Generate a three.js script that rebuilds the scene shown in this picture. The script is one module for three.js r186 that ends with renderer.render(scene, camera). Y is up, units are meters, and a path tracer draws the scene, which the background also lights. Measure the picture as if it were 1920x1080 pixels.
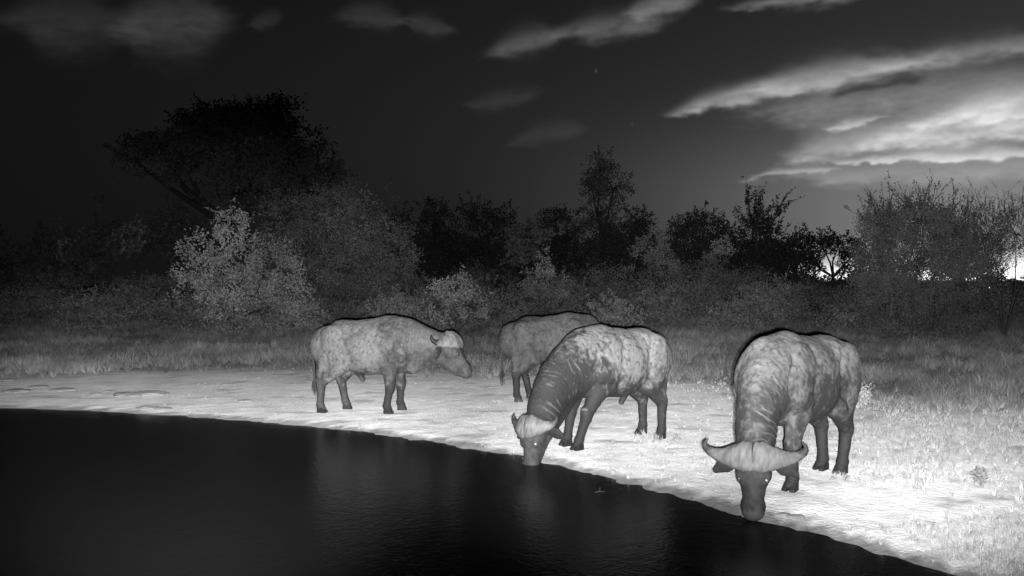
import * as THREE from 'three';
import { ImprovedNoise } from 'three/addons/math/ImprovedNoise.js';
import { mergeGeometries } from 'three/addons/utils/BufferGeometryUtils.js';

// ------------------------------------------------------------------ camera, sky, sun, exposure
const scene = new THREE.Scene();
const F = 1663, H = 2.2, HORIZON = 525;                      // focal length and horizon in photograph pixels, eye height in metres
const camera = new THREE.PerspectiveCamera(2 * Math.atan(540 / F) * 180 / Math.PI, 1920 / 1080, 0.1, 3000);
camera.position.set(0, H, 0);
camera.lookAt(0, H - (540 - HORIZON) / F, -1);
const renderer = new THREE.WebGLRenderer({ antialias: true });
renderer.toneMapping = THREE.LinearToneMapping;
renderer.toneMappingExposure = 1;
renderer.shadowMap.enabled = true;
renderer.shadowMap.type = THREE.PCFSoftShadowMap;

// the infrared illuminator under the camera: [aim to the right, aim up, half angle] in degrees and candela, one per lamp head
const LAMP_Y = 2.145, LAMPS = [[-18.9, -5.4, 17.0, 6500], [2.1, 0.2, 18.2, 5950], [22.8, 4.6, 23.5, 6250]];

const sun = new THREE.DirectionalLight(0xffffff, 0.03);      // what is left of the day, low behind the trees where the clouds glow
sun.position.set(60, 6, -75); sun.target.position.set(0, 0, -12);
sun.castShadow = true; sun.shadow.radius = 30;
sun.shadow.mapSize.set(2048, 2048);
Object.assign(sun.shadow.camera, { left: -60, right: 60, top: 40, bottom: -40, near: 1, far: 220 });
scene.add(sun, sun.target);

// ------------------------------------------------------------------ small helpers
function rng(seed) { let a = seed >>> 0; return () => { a = (a + 0x6D2B79F5) | 0; let t = Math.imul(a ^ (a >>> 15), 1 | a); t = (t + Math.imul(t ^ (t >>> 7), 61 | t)) ^ t; return ((t ^ (t >>> 14)) >>> 0) / 4294967296; }; }
const perlin = new ImprovedNoise();
const N3 = (x, y, z) => perlin.noise(x, y, z);
function fbm(x, y, z, o = 4) { let s = 0, a = 1, f = 1, t = 0; for (let i = 0; i < o; i++) { s += a * perlin.noise(x * f + i * 17.3, y * f - i * 9.1, z * f + i * 5.7); t += a; a *= 0.5; f *= 2.03; } return s / t; }
const clamp = (v, a = 0, b = 1) => Math.min(b, Math.max(a, v));
const lerp = (a, b, t) => a + (b - a) * t;
const sstep = (a, b, v) => { const t = clamp((v - a) / (b - a)); return t * t * (3 - 2 * t); };
const V = (x, y, z) => new THREE.Vector3(x, y, z);
const names = {};
function numbered(n) { const k = names[n] = (names[n] ?? -1) + 1; return k ? `${n}_${String(k).padStart(3, '0')}` : n; }
function shade(o) { o.castShadow = true; o.receiveShadow = true; return o; }
function tag(o, label, category, group) { o.userData.label = label; o.userData.category = category; if (group) o.userData.group = group; return o; }
const grey = (v) => new THREE.Color().setRGB(v, v, v);
// a point of the photograph on the level ground, or at a given depth
const groundAt = (px, py, level = 0) => { const d = (H - level) * F / (py - HORIZON); return V((px - 960) / F * d, level, -d); };
const atDepth = (px, py, d) => V((px - 960) / F * d, H + (HORIZON - py) / F * d, -d);

// ------------------------------------------------------------------ sky: dusk air and clouds, brightest where the sun went down
{
  const W = 4096, Hh = 2048, data = new Float32Array(W * Hh * 4);
  const D = 180 / Math.PI;
  const ang = (px, py) => { const az = Math.atan2(px - 960, F), el = Math.atan2(HORIZON - py, Math.hypot(px - 960, F)); return [az * D, el * D]; };
  // long cloud banks: end, end, half thickness in degrees, brightness, softness of the underside
  const banks = [
    [1275, 212, 1500, 168, 0.75, 0.25, 0.35], [1400, 172, 1720, 120, 0.85, 0.22, 0.5], [1640, 135, 1990, 78, 0.7, 0.14, 0.5],
    [1440, 210, 1990, 150, 1.5, 0.11, 1.0],
    [1420, 330, 1560, 316, 0.30, 0.22, 0.3], [1480, 300, 1700, 255, 1.15, 0.20, 0.45], [1640, 272, 2000, 235, 1.35, 0.42, 0.5], [1590, 304, 2010, 296, 0.42, 0.42, 0.25],
    [1780, 215, 2010, 180, 0.9, 0.32, 0.6], [1555, 238, 1650, 226, 0.22, 0.28, 0.4], [1700, 238, 1960, 215, 0.4, 0.28, 0.4],
    [1480, 330, 2020, 312, 0.8, 0.10, 0.8],
    [920, 104, 1060, 62, 0.75, 0.065, 0.7], [1060, 62, 1230, 48, 0.8, 0.07, 0.7], [1180, 30, 1300, 0, 0.8, 0.12, 0.7], [1390, 12, 1640, -10, 0.55, 0.11, 0.6],
    [20, 40, 240, 48, 1.4, 0.016, 1], [230, 50, 420, 40, 1.5, 0.030, 1], [640, 30, 760, 38, 0.8, 0.019, 0.8], [760, 40, 845, 60, 0.7, 0.022, 0.8],
    [470, 46, 522, 38, 0.4, 0.012, 0.9], [880, 196, 1010, 172, 0.55, 0.013, 0.9], [970, 262, 1100, 236, 0.6, 0.013, 0.9],
  ].map(([x0, y0, x1, y1, w, b, u]) => ({ a: ang(x0, y0), b: ang(x1, y1), w, br: b, u }));
  const gap = { a: ang(1565, 172), b: ang(1740, 143), w: 0.24 };
  const seg = (az, el, s) => { const dx = s.b[0] - s.a[0], dy = s.b[1] - s.a[1], L2 = dx * dx + dy * dy, t = ((az - s.a[0]) * dx + (el - s.a[1]) * dy) / L2, L = Math.sqrt(L2); return [t, ((el - s.a[1]) * dx - (az - s.a[0]) * dy) / L, L]; };
  const stars = [ang(1185, 232), ang(1117, 134)];
  for (let j = 0; j < Hh; j++) {
    const el = ((j + 0.5) / Hh - 0.5) * 180;
    for (let i = 0; i < W; i++) {
      const th = ((i + 0.5) / W - 0.5) * 2 * Math.PI, dx = Math.cos(th), dz = Math.sin(th);
      const az = Math.atan2(dx, -dz) * D;                                            // 0 ahead, to the right positive
      let v;
      if (el < -3) v = 0.004;
      else {
        const e = Math.max(el, 0), A = (az - 31) / 17;
        const near = Math.exp(-A * A), wide = Math.exp(-A * A / 6);
        v = 0.0042 + 0.005 * wide + 0.02 * near * Math.exp(-e / 14) + 0.016 * wide * Math.exp(-Math.pow((e - 9) / 9, 2)) + 0.15 * near * Math.exp(-Math.pow((e - 5) / 4.2, 2)) + 0.15 * near * Math.exp(-e / 3.4);
        v += 1.7 * Math.exp(-Math.pow(e / 1.05, 1.6)) * sstep(16.5, 19.5, az) * Math.exp(-Math.max(0, az - 40) / 12) * (0.75 + 0.4 * sstep(24, 28, az));
        if (Math.abs(az) < 48 && el < 26) {
          const n = fbm(az * 0.34, el * 0.75, 3.3, 5), n2 = fbm(az * 0.75 + 9 - el * 0.35, el * 2.4, 7.1, 4), n3 = fbm(az * 2.2 - el * 1.1, el * 5.5, 1.7, 3);
          let c = 0;
          for (const s of banks) {
            const [t, q0, L] = seg(az + 0.9 * n + 0.25 * n2, el + 0.75 * n + 0.26 * n2 + 0.05 * n3, s);
            const q = q0;
            const tp = sstep(-0.16, 0.42, t) * sstep(1.16, 0.6, t), w = s.w * (0.35 + 0.65 * tp), f = sstep(-0.22, 0.2, Math.min(t, 1 - t) + 0.10 * n2) * (q > 0 ? Math.exp(-q * q / (w * w)) : Math.exp(-q * q / (w * w * s.u * s.u)));
            if (f > 0.002) c = c + s.br * f * (0.66 + 1.0 * clamp(0.42 + 0.6 * n2 + 0.25 * n3 + 0.6 * n)) * (1 - 0.45 * clamp(c / 0.8));
          }
          const [gt, gq, gl] = seg(az + 0.9 * n + 0.25 * n2, el + 0.7 * n + 0.25 * n2, gap), ge = Math.min(gt, 1 - gt) * gl;
          c *= 1 - 0.9 * sstep(-0.4, 0.6, ge) * Math.exp(-gq * gq / (gap.w * gap.w));
          v += c;
        } else if (el > 0) {
          const px = dx / (0.12 + Math.sin(el / D)), pz = dz / (0.12 + Math.sin(el / D));
          const n = fbm(px * 0.8, 2.2, pz * 0.8, 3);
          v *= 1 + 1.6 * sstep(0.05, 0.4, n);
        }
        for (const s of stars) { const r = Math.hypot(az - s[0], el - s[1]); if (r < 0.07) v += 0.06; }
      }
      const k = (j * W + i) * 4; data[k] = data[k + 1] = data[k + 2] = v; data[k + 3] = 1;
    }
  }
  const sky = new THREE.DataTexture(data, W, Hh, THREE.RGBAFormat, THREE.FloatType);
  sky.mapping = THREE.EquirectangularReflectionMapping; sky.magFilter = THREE.LinearFilter; sky.minFilter = THREE.LinearFilter; sky.needsUpdate = true;
  scene.background = sky; scene.environment = sky;
}
console.log('sky done');
// ------------------------------------------------------------------ ground and pond
const WATER = -0.035;
const shorePx = [[0, 766], [150, 770], [300, 779], [450, 789], [560, 799], [680, 812], [800, 829], [900, 846], [1000, 864], [1100, 889], [1180, 909], [1250, 928], [1350, 955], [1450, 984], [1530, 1006], [1610, 1030], [1690, 1054], [1770, 1078]];
const shore = shorePx.map(([x, y]) => { const p = groundAt(x, y, WATER); return [p.x, p.z]; });
shore.push([3.75, -6.0], [3.9, -4.6], [3.3, -3.3], [1.5, -2.6], [-2, -2.5], [-8, -3.2], [-15, -5.5], [-20, -9], [-21, -13], [-16, -15.5], [-12, -15.8]);
const shoreN = shore.length;
function shoreDistance(x, z) {                                // metres from the waterline, positive on land
  let best = 1e9, inside = false;
  for (let i = 0, j = shoreN - 1; i < shoreN; j = i++) {
    const [ax, az] = shore[j], [bx, bz] = shore[i];
    const dx = bx - ax, dz = bz - az, t = clamp(((x - ax) * dx + (z - az) * dz) / (dx * dx + dz * dz));
    const ex = x - ax - dx * t, ez = z - az - dz * t, d = ex * ex + ez * ez;
    if (d < best) best = d;
    if ((az > z) !== (bz > z) && x < (bx - ax) * (z - az) / (bz - az) + ax) inside = !inside;
  }
  return inside ? -Math.sqrt(best) : Math.sqrt(best);
}
function heightAt(x, z) {
  const r = Math.hypot(x, z + 11);
  let s = r > 45 ? 20 : shoreDistance(x, z);
  s += 0.13 * N3(x * 2.1, 0.3, z * 2.1) + 0.08 * N3(x * 6, 4.3, z * 6) + 0.05 * N3(x * 13, 7.3, z * 13);
  const land = 0.012 * fbm(x * 1.1, 1.7, z * 1.1, 3) + 0.009 * fbm(x * 5.0, 8.7, z * 5.0, 2) * (r < 30 ? 1 : 0);
  const lip = sstep(-0.02, 0.22, s);
  if (s <= 0) return WATER - 0.004 + Math.max(s, -3) * 0.35;
  return lerp(WATER - 0.004, land, lip);
}
const bareEdge = (x) => (x < 1 ? -20.6 : x < 9 ? lerp(-20.6, -14.8, sstep(1, 9, x)) : -14.8);      // where the trampled sand gives way to grass
const bareAt = (x, z) => sstep(-2.2, 2.0, z - bareEdge(x) + 2.6 * fbm(x * 0.4, 2.2, z * 0.5, 3) + 0.9 * N3(x * 2.5, 6, z * 2.5));
function detailTexture(seed, lo, hi, size = 512) {           // grain of sand and soil, tiling
  const R = rng(seed), px = new Uint8Array(size * size * 4), g = new Float32Array(size * size);
  for (let o = 0; o < 5; o++) {
    const n = 8 << o, a = [0.5, 0.45, 0.5, 0.6, 0.6][o], lat = new Float32Array(n * n).map(() => R() * 2 - 1);
    for (let y = 0; y < size; y++) for (let x = 0; x < size; x++) {
      const fx = x / size * n, fy = y / size * n, ix = fx | 0, iy = fy | 0, tx = sstep(0, 1, fx - ix), ty = sstep(0, 1, fy - iy), jx = (ix + 1) % n, jy = (iy + 1) % n;
      g[y * size + x] += a * lerp(lerp(lat[iy * n + ix], lat[iy * n + jx], tx), lerp(lat[jy * n + ix], lat[jy * n + jx], tx), ty);
    }
  }
  for (let i = 0; i < g.length; i++) { const v = clamp(lerp(lo, hi, 0.5 + 0.42 * g[i] + 0.10 * (R() - 0.5)), 0, 255); px[i * 4] = px[i * 4 + 1] = px[i * 4 + 2] = v; px[i * 4 + 3] = 255; }
  const t = new THREE.DataTexture(px, size, size, THREE.RGBAFormat); t.wrapS = t.wrapT = THREE.RepeatWrapping; t.magFilter = THREE.LinearFilter; t.minFilter = THREE.LinearMipmapLinearFilter; t.generateMipmaps = true; t.needsUpdate = true; return t;
}
{
  const n = 430, K = 6, A = 3.2, cx = 0.5, cz = -12.5, pos = new Float32Array(n * n * 3), col = new Float32Array(n * n * 3), uv = new Float32Array(n * n * 2), idx = [];
  for (let j = 0; j < n; j++) for (let i = 0; i < n; i++) {
    const x = cx + A * Math.sinh(K * (2 * i / (n - 1) - 1)), z = cz + A * Math.sinh(K * (2 * j / (n - 1) - 1)), k = j * n + i;
    const y = heightAt(x, z), r0 = Math.hypot(x, z + 11);
    pos[k * 3] = x; pos[k * 3 + 1] = y; pos[k * 3 + 2] = z; uv[k * 2] = x / 1.7; uv[k * 2 + 1] = z / 1.7;
    const bare = bareAt(x, z), big = fbm(x * 0.45 + 3, 0.4, z * 0.8, 4), fine = fbm(x * 3.1, 5.5, z * 4.2, 3), speck = N3(x * 9, 1.2, z * 12);
    let sand = 0.55 * (1 + 0.22 * big + 0.30 * fine + 0.18 * speck + 0.16 * N3(x * 16, 3.7, z * 22));
    const sd = r0 > 45 ? 20 : shoreDistance(x, z), wet = sd > 0.5 ? 0 : sstep(0.30, 0.14, sd + 0.12 * N3(x * 5, 2.2, z * 5)) * 0.8;   // soaked sand at the waterline
    sand *= 1 - wet;
    const dirt = sstep(0.16, 0.34, fbm(x * 1.3 + 20, 3.1, z * 2.2, 4)) * 0.45;        // trampled dung and damp earth, in patches
    sand *= 1 - dirt;
    const soil = 0.13 * (1 + 0.6 * fine + 0.5 * big);
    const v = lerp(soil, sand, bare);
    col[k * 3] = col[k * 3 + 1] = col[k * 3 + 2] = clamp(v, 0.02, 0.8);
    if (i < n - 1 && j < n - 1) idx.push(k, k + n, k + 1, k + 1, k + n, k + n + 1);
  }
  const g = new THREE.BufferGeometry(); g.setAttribute('position', new THREE.BufferAttribute(pos, 3)); g.setAttribute('color', new THREE.BufferAttribute(col, 3)); g.setAttribute('uv', new THREE.BufferAttribute(uv, 2)); g.setIndex(idx); g.computeVertexNormals();
  const m = new THREE.MeshStandardMaterial({ vertexColors: true, roughness: 1, map: detailTexture(5, 190, 255), bumpMap: detailTexture(6, 0, 255), bumpScale: 0.007 });
  const ground = shade(new THREE.Mesh(g, m)); ground.name = 'ground'; ground.userData = { kind: 'structure', label: 'pale trampled sand bank running back into grassland' }; scene.add(ground);

  const sh = new THREE.Shape(); const grow = 0.9, cX = -6, cZ = -9;
  shore.forEach(([x, z], i) => { const l = Math.hypot(x - cX, z - cZ), X = x + (x - cX) / l * grow, Z = z + (z - cZ) / l * grow; i ? sh.lineTo(X, -Z) : sh.moveTo(X, -Z); });
  const wg = new THREE.ShapeGeometry(sh); wg.rotateX(-Math.PI / 2); wg.translate(0, WATER, 0);
  const p = wg.attributes.position, wuv = new Float32Array(p.count * 2); for (let i = 0; i < p.count; i++) { wuv[i * 2] = p.getX(i) / 2.3; wuv[i * 2 + 1] = p.getZ(i) / 2.3; } wg.setAttribute('uv', new THREE.BufferAttribute(wuv, 2));
  const wm = new THREE.MeshPhysicalMaterial({ color: grey(0.0035), roughness: 0.2, ior: 1.33, specularIntensity: 0.16, bumpMap: detailTexture(9, 60, 190), bumpScale: 0.004 });
  const water = shade(new THREE.Mesh(wg, wm)); water.name = 'pond_water'; water.userData = { kind: 'structure', label: 'still dark water of the pond' }; scene.add(water);
}
console.log('ground done');
// ------------------------------------------------------------------ buffaloes
// a smooth distance field meshed with surface nets, cell by cell where the skin passes
function surfaceNets(prims, holes, lo, hi, cell) {
  const dist = (p, x, y, z) => {
    const px = x - p.ax, py = y - p.ay, pz = z - p.az;
    let t = (px * p.dx + py * p.dy + pz * p.dz) / p.l2; t = t < 0 ? 0 : t > 1 ? 1 : t;
    const ox = px - p.dx * t, oy = py - p.dy * t, oz = pz - p.dz * t, r = p.ra + (p.rb - p.ra) * t, o2 = ox * ox + oy * oy + oz * oz;
    if (p.s === 1) return Math.sqrt(o2) - r;
    const ol = ox * p.lx + oy * p.ly + oz * p.lz, l2 = ol * ol, s2 = p.s * p.s, pp = Math.max(0, o2 - l2), Q = Math.sqrt(pp + l2 / s2);
    return Q < 1e-5 ? -r * Math.min(1, p.s) : (Q - r) * Q / Math.sqrt(pp + l2 / (s2 * s2));
  };
  const field = (list, x, y, z) => {
    let d = dist(list[0], x, y, z);
    for (let i = 1; i < list.length; i++) { const p = list[i], q = dist(p, x, y, z), h = p.k - Math.abs(d - q); d = (d < q ? d : q) - (h > 0 ? h * h / (4 * p.k) : 0); }
    for (const [h, r] of holes) { const q = r - Math.hypot(x - h.x, y - h.y, z - h.z); if (q > d) d = q; }
    return d;
  };
  const B = 8, nb = [0, 1, 2].map((a) => Math.ceil((hi[a] - lo[a]) / (cell * B))), bs = cell * B, half = bs * 0.866 * 1.3, reach = half * 1.3 + 0.02;
  const verts = [], vid = new Map(), quads = [];
  const S = nb.map((v) => v * B + 2), key = (x, y, z) => (z * S[1] + y) * S[0] + x;
  const n = B + 2, g = new Float32Array(n * n * n), ds = new Float32Array(prims.length);
  const edges = [[0, 1], [0, 2], [0, 4], [1, 3], [1, 5], [2, 3], [2, 6], [3, 7], [4, 5], [4, 6], [5, 7], [6, 7]];
  for (let bz = 0; bz < nb[2]; bz++) for (let by = 0; by < nb[1]; by++) for (let bx = 0; bx < nb[0]; bx++) {
    const ox = lo[0] + bx * bs, oy = lo[1] + by * bs, oz = lo[2] + bz * bs, mx = ox + bs / 2, my = oy + bs / 2, mz = oz + bs / 2;
    let dm = 1e9; for (let i = 0; i < prims.length; i++) { ds[i] = dist(prims[i], mx, my, mz); if (ds[i] < dm) dm = ds[i]; }
    if (dm > reach + 0.05 || dm < -reach * 2.2) continue;
    const list = prims.filter((p, i) => ds[i] < dm + 2.6 * half + p.k + 0.04);
    if (Math.abs(field(list, mx, my, mz)) > reach + 0.03) continue;
    for (let z = 0; z < n; z++) for (let y = 0; y < n; y++) for (let x = 0; x < n; x++) g[(z * n + y) * n + x] = field(list, ox + (x - 1) * cell, oy + (y - 1) * cell, oz + (z - 1) * cell);
    const vert = (x, y, z) => {                                 // cell (x,y,z) in block indices, -1 .. B-1
      const K = key(bx * B + x + 1, by * B + y + 1, bz * B + z + 1); let id = vid.get(K); if (id !== undefined) return id;
      const c = []; for (let k = 0; k < 8; k++) c.push(g[((z + 1 + (k >> 2)) * n + y + 1 + ((k >> 1) & 1)) * n + x + 1 + (k & 1)]);
      let sx = 0, sy = 0, sz = 0, m = 0;
      for (const [a, b] of edges) if ((c[a] < 0) !== (c[b] < 0)) { const t = c[a] / (c[a] - c[b]); sx += lerp(a & 1, b & 1, t); sy += lerp((a >> 1) & 1, (b >> 1) & 1, t); sz += lerp(a >> 2, b >> 2, t); m++; }
      id = verts.length / 3; verts.push(ox + (x + sx / m) * cell, oy + (y + sy / m) * cell, oz + (z + sz / m) * cell); vid.set(K, id); return id;
    };
    const at = (x, y, z) => g[((z + 1) * n + y + 1) * n + x + 1];
    for (let z = 0; z < B; z++) for (let y = 0; y < B; y++) for (let x = 0; x < B; x++) {
      const v = at(x, y, z) < 0;
      const q = (a, b, c, d) => { if (v) quads.push(a, b, c, a, c, d); else quads.push(a, c, b, a, d, c); };
      if (v !== (at(x + 1, y, z) < 0)) q(vert(x, y - 1, z - 1), vert(x, y, z - 1), vert(x, y, z), vert(x, y - 1, z));
      if (v !== (at(x, y + 1, z) < 0)) q(vert(x - 1, y, z - 1), vert(x - 1, y, z), vert(x, y, z), vert(x, y, z - 1));
      if (v !== (at(x, y, z + 1) < 0)) q(vert(x - 1, y - 1, z), vert(x, y - 1, z), vert(x, y, z), vert(x - 1, y, z));
    }
  }
  const geo = new THREE.BufferGeometry(); geo.setAttribute('position', new THREE.BufferAttribute(new Float32Array(verts), 3)); geo.setIndex(quads); geo.computeVertexNormals(); return geo;
}
// sweep of ellipses along a curve: points, [half width, half thickness], side direction, colour
function sweep(points, sizes, side, color, sides = 14) {
  const c = new THREE.CatmullRomCurve3(points, false, 'centripetal'), n = 56, pos = [], col = [], idx = [];
  for (let i = 0; i <= n; i++) {
    const t = i / n, p = c.getPoint(t), T = c.getTangent(t), f = t * (sizes.length - 1), a = Math.min(sizes.length - 2, f | 0), w = lerp(sizes[a][0], sizes[a + 1][0], f - a), h = lerp(sizes[a][1], sizes[a + 1][1], f - a);
    const S = side.clone().addScaledVector(T, -side.dot(T)).normalize(), U = T.clone().cross(S);
    for (let k = 0; k < sides; k++) {
      const q = k / sides * Math.PI * 2, bump = 1 + 0.06 * N3(p.x * 30 + Math.cos(q) * 2, p.y * 30 + Math.sin(q) * 2, p.z * 30) + 0.07 * N3(p.x * 70, p.y * 70, p.z * 70 + Math.sin(q) * 3) * (1 - t);
      const P = p.clone().addScaledVector(S, Math.cos(q) * w * bump).addScaledVector(U, Math.sin(q) * h * bump); pos.push(P.x, P.y, P.z);
      const v = color(t, P); col.push(v, v, v);
      if (i < n) { const a0 = i * sides + k, b0 = i * sides + (k + 1) % sides; idx.push(a0, b0, a0 + sides, b0, b0 + sides, a0 + sides); }
    }
  }
  for (const [r, s] of [[0, 0], [n, 1]]) { const p = c.getPoint(s); pos.push(p.x, p.y, p.z); const v = color(s, p); col.push(v, v, v); const m = pos.length / 3 - 1; for (let k = 0; k < sides; k++) { const a0 = r * sides + k, b0 = r * sides + (k + 1) % sides; r ? idx.push(m, a0, b0) : idx.push(m, b0, a0); } }
  const g = new THREE.BufferGeometry(); g.setAttribute('position', new THREE.Float32BufferAttribute(pos, 3)); g.setAttribute('color', new THREE.Float32BufferAttribute(col, 3)); g.setIndex(idx); g.computeVertexNormals(); return g;
}
const hideMat = new THREE.MeshPhysicalMaterial({ vertexColors: true, roughness: 0.8, specularIntensity: 0.22 });
const hornMat = new THREE.MeshPhysicalMaterial({ vertexColors: true, roughness: 0.7, specularIntensity: 0.25 });
const hoofMat = new THREE.MeshPhysicalMaterial({ color: grey(0.006), roughness: 0.6, specularIntensity: 0.2 });
const eyeMat = new THREE.MeshPhysicalMaterial({ color: grey(0.12), roughness: 0.12, clearcoat: 1, clearcoatRoughness: 0.03 });  // pale base colour paints in the eyeshine
const hairMat = new THREE.MeshPhysicalMaterial({ color: grey(0.015), roughness: 0.9, specularIntensity: 0.2 });

function hoofGeometry() {                                        // cloven: two wedge-shaped toes
  const toe = (s) => {
    const sh = new THREE.Shape(); sh.moveTo(-0.055, 0); sh.lineTo(0.085, 0); sh.quadraticCurveTo(0.09, 0.018, 0.07, 0.035); sh.lineTo(0.03, 0.085); sh.lineTo(-0.05, 0.075); sh.closePath();
    const g = new THREE.ExtrudeGeometry(sh, { depth: 0.036, bevelEnabled: true, bevelSize: 0.009, bevelThickness: 0.009, bevelSegments: 2, curveSegments: 4 });
    g.translate(0, 0.006, -0.018); g.rotateY(-s * 0.14); g.translate(0, 0, s * 0.031); return g;
  };
  return mergeGeometries([toe(-1), toe(1)]);
}
const hoofGeo = hoofGeometry();

function buffalo(o) {
  const root = new THREE.Group(); root.name = numbered('buffalo'); scene.add(root);
  const th = o.heading * Math.PI / 180; root.position.set(o.at[0], 0, o.at[1]); root.rotation.y = -th; const SC = o.scale ?? 1; root.scale.setScalar(SC);
  const OX = 0.7, fx = Math.cos(th), fz = Math.sin(th);
  const groundY = (lx, lz) => heightAt(o.at[0] + SC * (fx * (lx - OX) - fz * lz), o.at[1] + SC * (fz * (lx - OX) + fx * lz)) / SC;
  const prims = [], L = V(0, 0, 1);
  const cap = (a, b, ra, rb, s = 1, k = 0.05, lat = L) => prims.push({ ax: a.x, ay: a.y, az: a.z, dx: b.x - a.x, dy: b.y - a.y, dz: b.z - a.z, l2: Math.max(1e-6, b.distanceToSquared(a)), ra, rb, s, lx: lat.x, ly: lat.y, lz: lat.z, k });
  const girth = o.girth ?? 1;
  // trunk along the spine
  const T = [[0.14, 1.08, 0.34, 0.76], [0.40, 1.105, 0.40, 0.80], [0.80, 1.065, 0.445, 0.88], [1.12, 1.085, 0.455, 0.82], [1.36, 1.11, 0.42, 0.74]];
  for (let i = 0; i < 4; i++) cap(V(T[i][0], T[i][1], 0), V(T[i + 1][0], T[i + 1][1], 0), T[i][2], T[i + 1][2], (T[i][3] + T[i + 1][3]) / 2 * girth, 0.06);
  cap(V(0.72, 1.38, 0), V(1.10, 1.40, 0), 0.12, 0.16, 0.7, 0.12); cap(V(1.10, 1.40, 0), V(1.46, 1.37, 0), 0.16, 0.17, 0.62, 0.12);                      // withers
  cap(V(0.30, 1.42, 0), V(0.52, 1.40, 0), 0.09, 0.10, 1.9, 0.09);                       // hips
  cap(V(0.06, 1.28, 0), V(0.03, 1.05, 0), 0.12, 0.10, 1.4, 0.08);                       // buttocks
  cap(V(1.50, 0.92, 0), V(1.56, 0.80, 0), 0.22, 0.15, 0.75, 0.10);                      // brisket
  for (const s of [-1, 1]) {
    cap(V(0.25, 1.24, s * 0.19), V(0.30, 0.88, s * 0.225), 0.22, 0.18, 0.70, 0.045);      // thigh
    cap(V(1.17, 1.36, s * 0.225), V(1.36, 1.0, s * 0.315), 0.125, 0.155, 0.55, 0.06);      // shoulder blade
    cap(V(1.33, 0.98, s * 0.285), V(1.20, 0.83, s * 0.26), 0.145, 0.135, 0.75, 0.06);
    cap(V(0.44, 1.40, s * 0.19), V(0.44, 1.30, s * 0.25), 0.05, 0.05, 1, 0.07);         // point of the hip
  }
  // neck and head
  const O = V(...o.poll), a = V(...o.muzzle).sub(O).normalize(), l = V(0, 0, 1).applyAxisAngle(V(0, 1, 0), o.headTurn ?? 0); l.addScaledVector(a, -l.dot(a)).normalize();
  const u = l.clone().cross(a).normalize(); if (u.x < 0) u.negate();
  const hs = o.headScale ?? 1, Hd = (x, y, z) => O.clone().addScaledVector(a, x * hs).addScaledVector(u, y * hs).addScaledVector(l, z * hs);
  const NB = V(1.26, 1.12, 0), NE = Hd(0.03, -0.10, 0), NC = V(...o.neck);
  const curve = new THREE.QuadraticBezierCurve3(NB, NC, NE), nl = 6, nr = [0.42, 0.375, 0.325, 0.28, 0.24, 0.21, 0.185], ns = [0.72, 0.70, 0.70, 0.72, 0.76, 0.82, 0.9];
  const np = curve.getPoints(nl);
  for (let i = 0; i < nl; i++) { const lat = L.clone().lerp(l, (i + 0.5) / nl).normalize(), dir = np[i + 1].clone().sub(np[i]).normalize(); lat.addScaledVector(dir, -lat.dot(dir)).normalize(); cap(np[i], np[i + 1], nr[i] * (o.neckGirth ?? 1), nr[i + 1] * (o.neckGirth ?? 1), (ns[i] + ns[i + 1]) / 2, 0.06, lat); }
  const throat = Hd(0.10, -0.26, 0), dw = np[3].clone(); cap(V(1.52, 0.86, 0), throat, 0.19, 0.09, 0.45, 0.10, l);
  const hcap = (A, B, ra, rb, sq, k, lat) => cap(A, B, ra * hs, rb * hs, sq, k, lat);
  hcap(Hd(0.02, -0.01, 0), Hd(0.20, -0.01, 0), 0.125, 0.125, 1.22, 0.05, l);             // skull
  hcap(Hd(0.17, -0.03, 0), Hd(0.34, -0.04, 0), 0.122, 0.094, 1.0, 0.05, l); hcap(Hd(0.34, -0.04, 0), Hd(0.47, -0.045, 0), 0.094, 0.088, 0.92, 0.04, l); hcap(Hd(0.16, 0.03, 0), Hd(0.46, 0.0, 0), 0.06, 0.045, 1.1, 0.04, l);            // face
  hcap(Hd(0.485, -0.035, 0), Hd(0.53, -0.045, 0), 0.086, 0.078, 1.22, 0.05, l);          // muzzle
  hcap(Hd(0.08, -0.17, 0), Hd(0.44, -0.12, 0), 0.125, 0.062, 0.95, 0.05, l);              // jaw
  for (const s of [-1, 1]) {
    hcap(Hd(0.21, 0.035, s * 0.10), Hd(0.265, 0.03, s * 0.095), 0.042, 0.038, 1, 0.03, l); // brow
    const e0 = Hd(0.075, -0.045, s * 0.14), e1 = Hd(0.115, -0.105, s * 0.26), e2 = Hd(0.16, -0.15, s * 0.35), ed = e2.clone().sub(e0).normalize(), en = u.clone().multiplyScalar(0.75).addScaledVector(a, 0.66); en.addScaledVector(ed, -en.dot(ed)).normalize();
    hcap(e0, e1, 0.045, 0.072, 0.3, 0.02, en); hcap(e1, e2, 0.072, 0.03, 0.3, 0.02, en);   // ear
  }
  // legs
  const legs = [];
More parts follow.
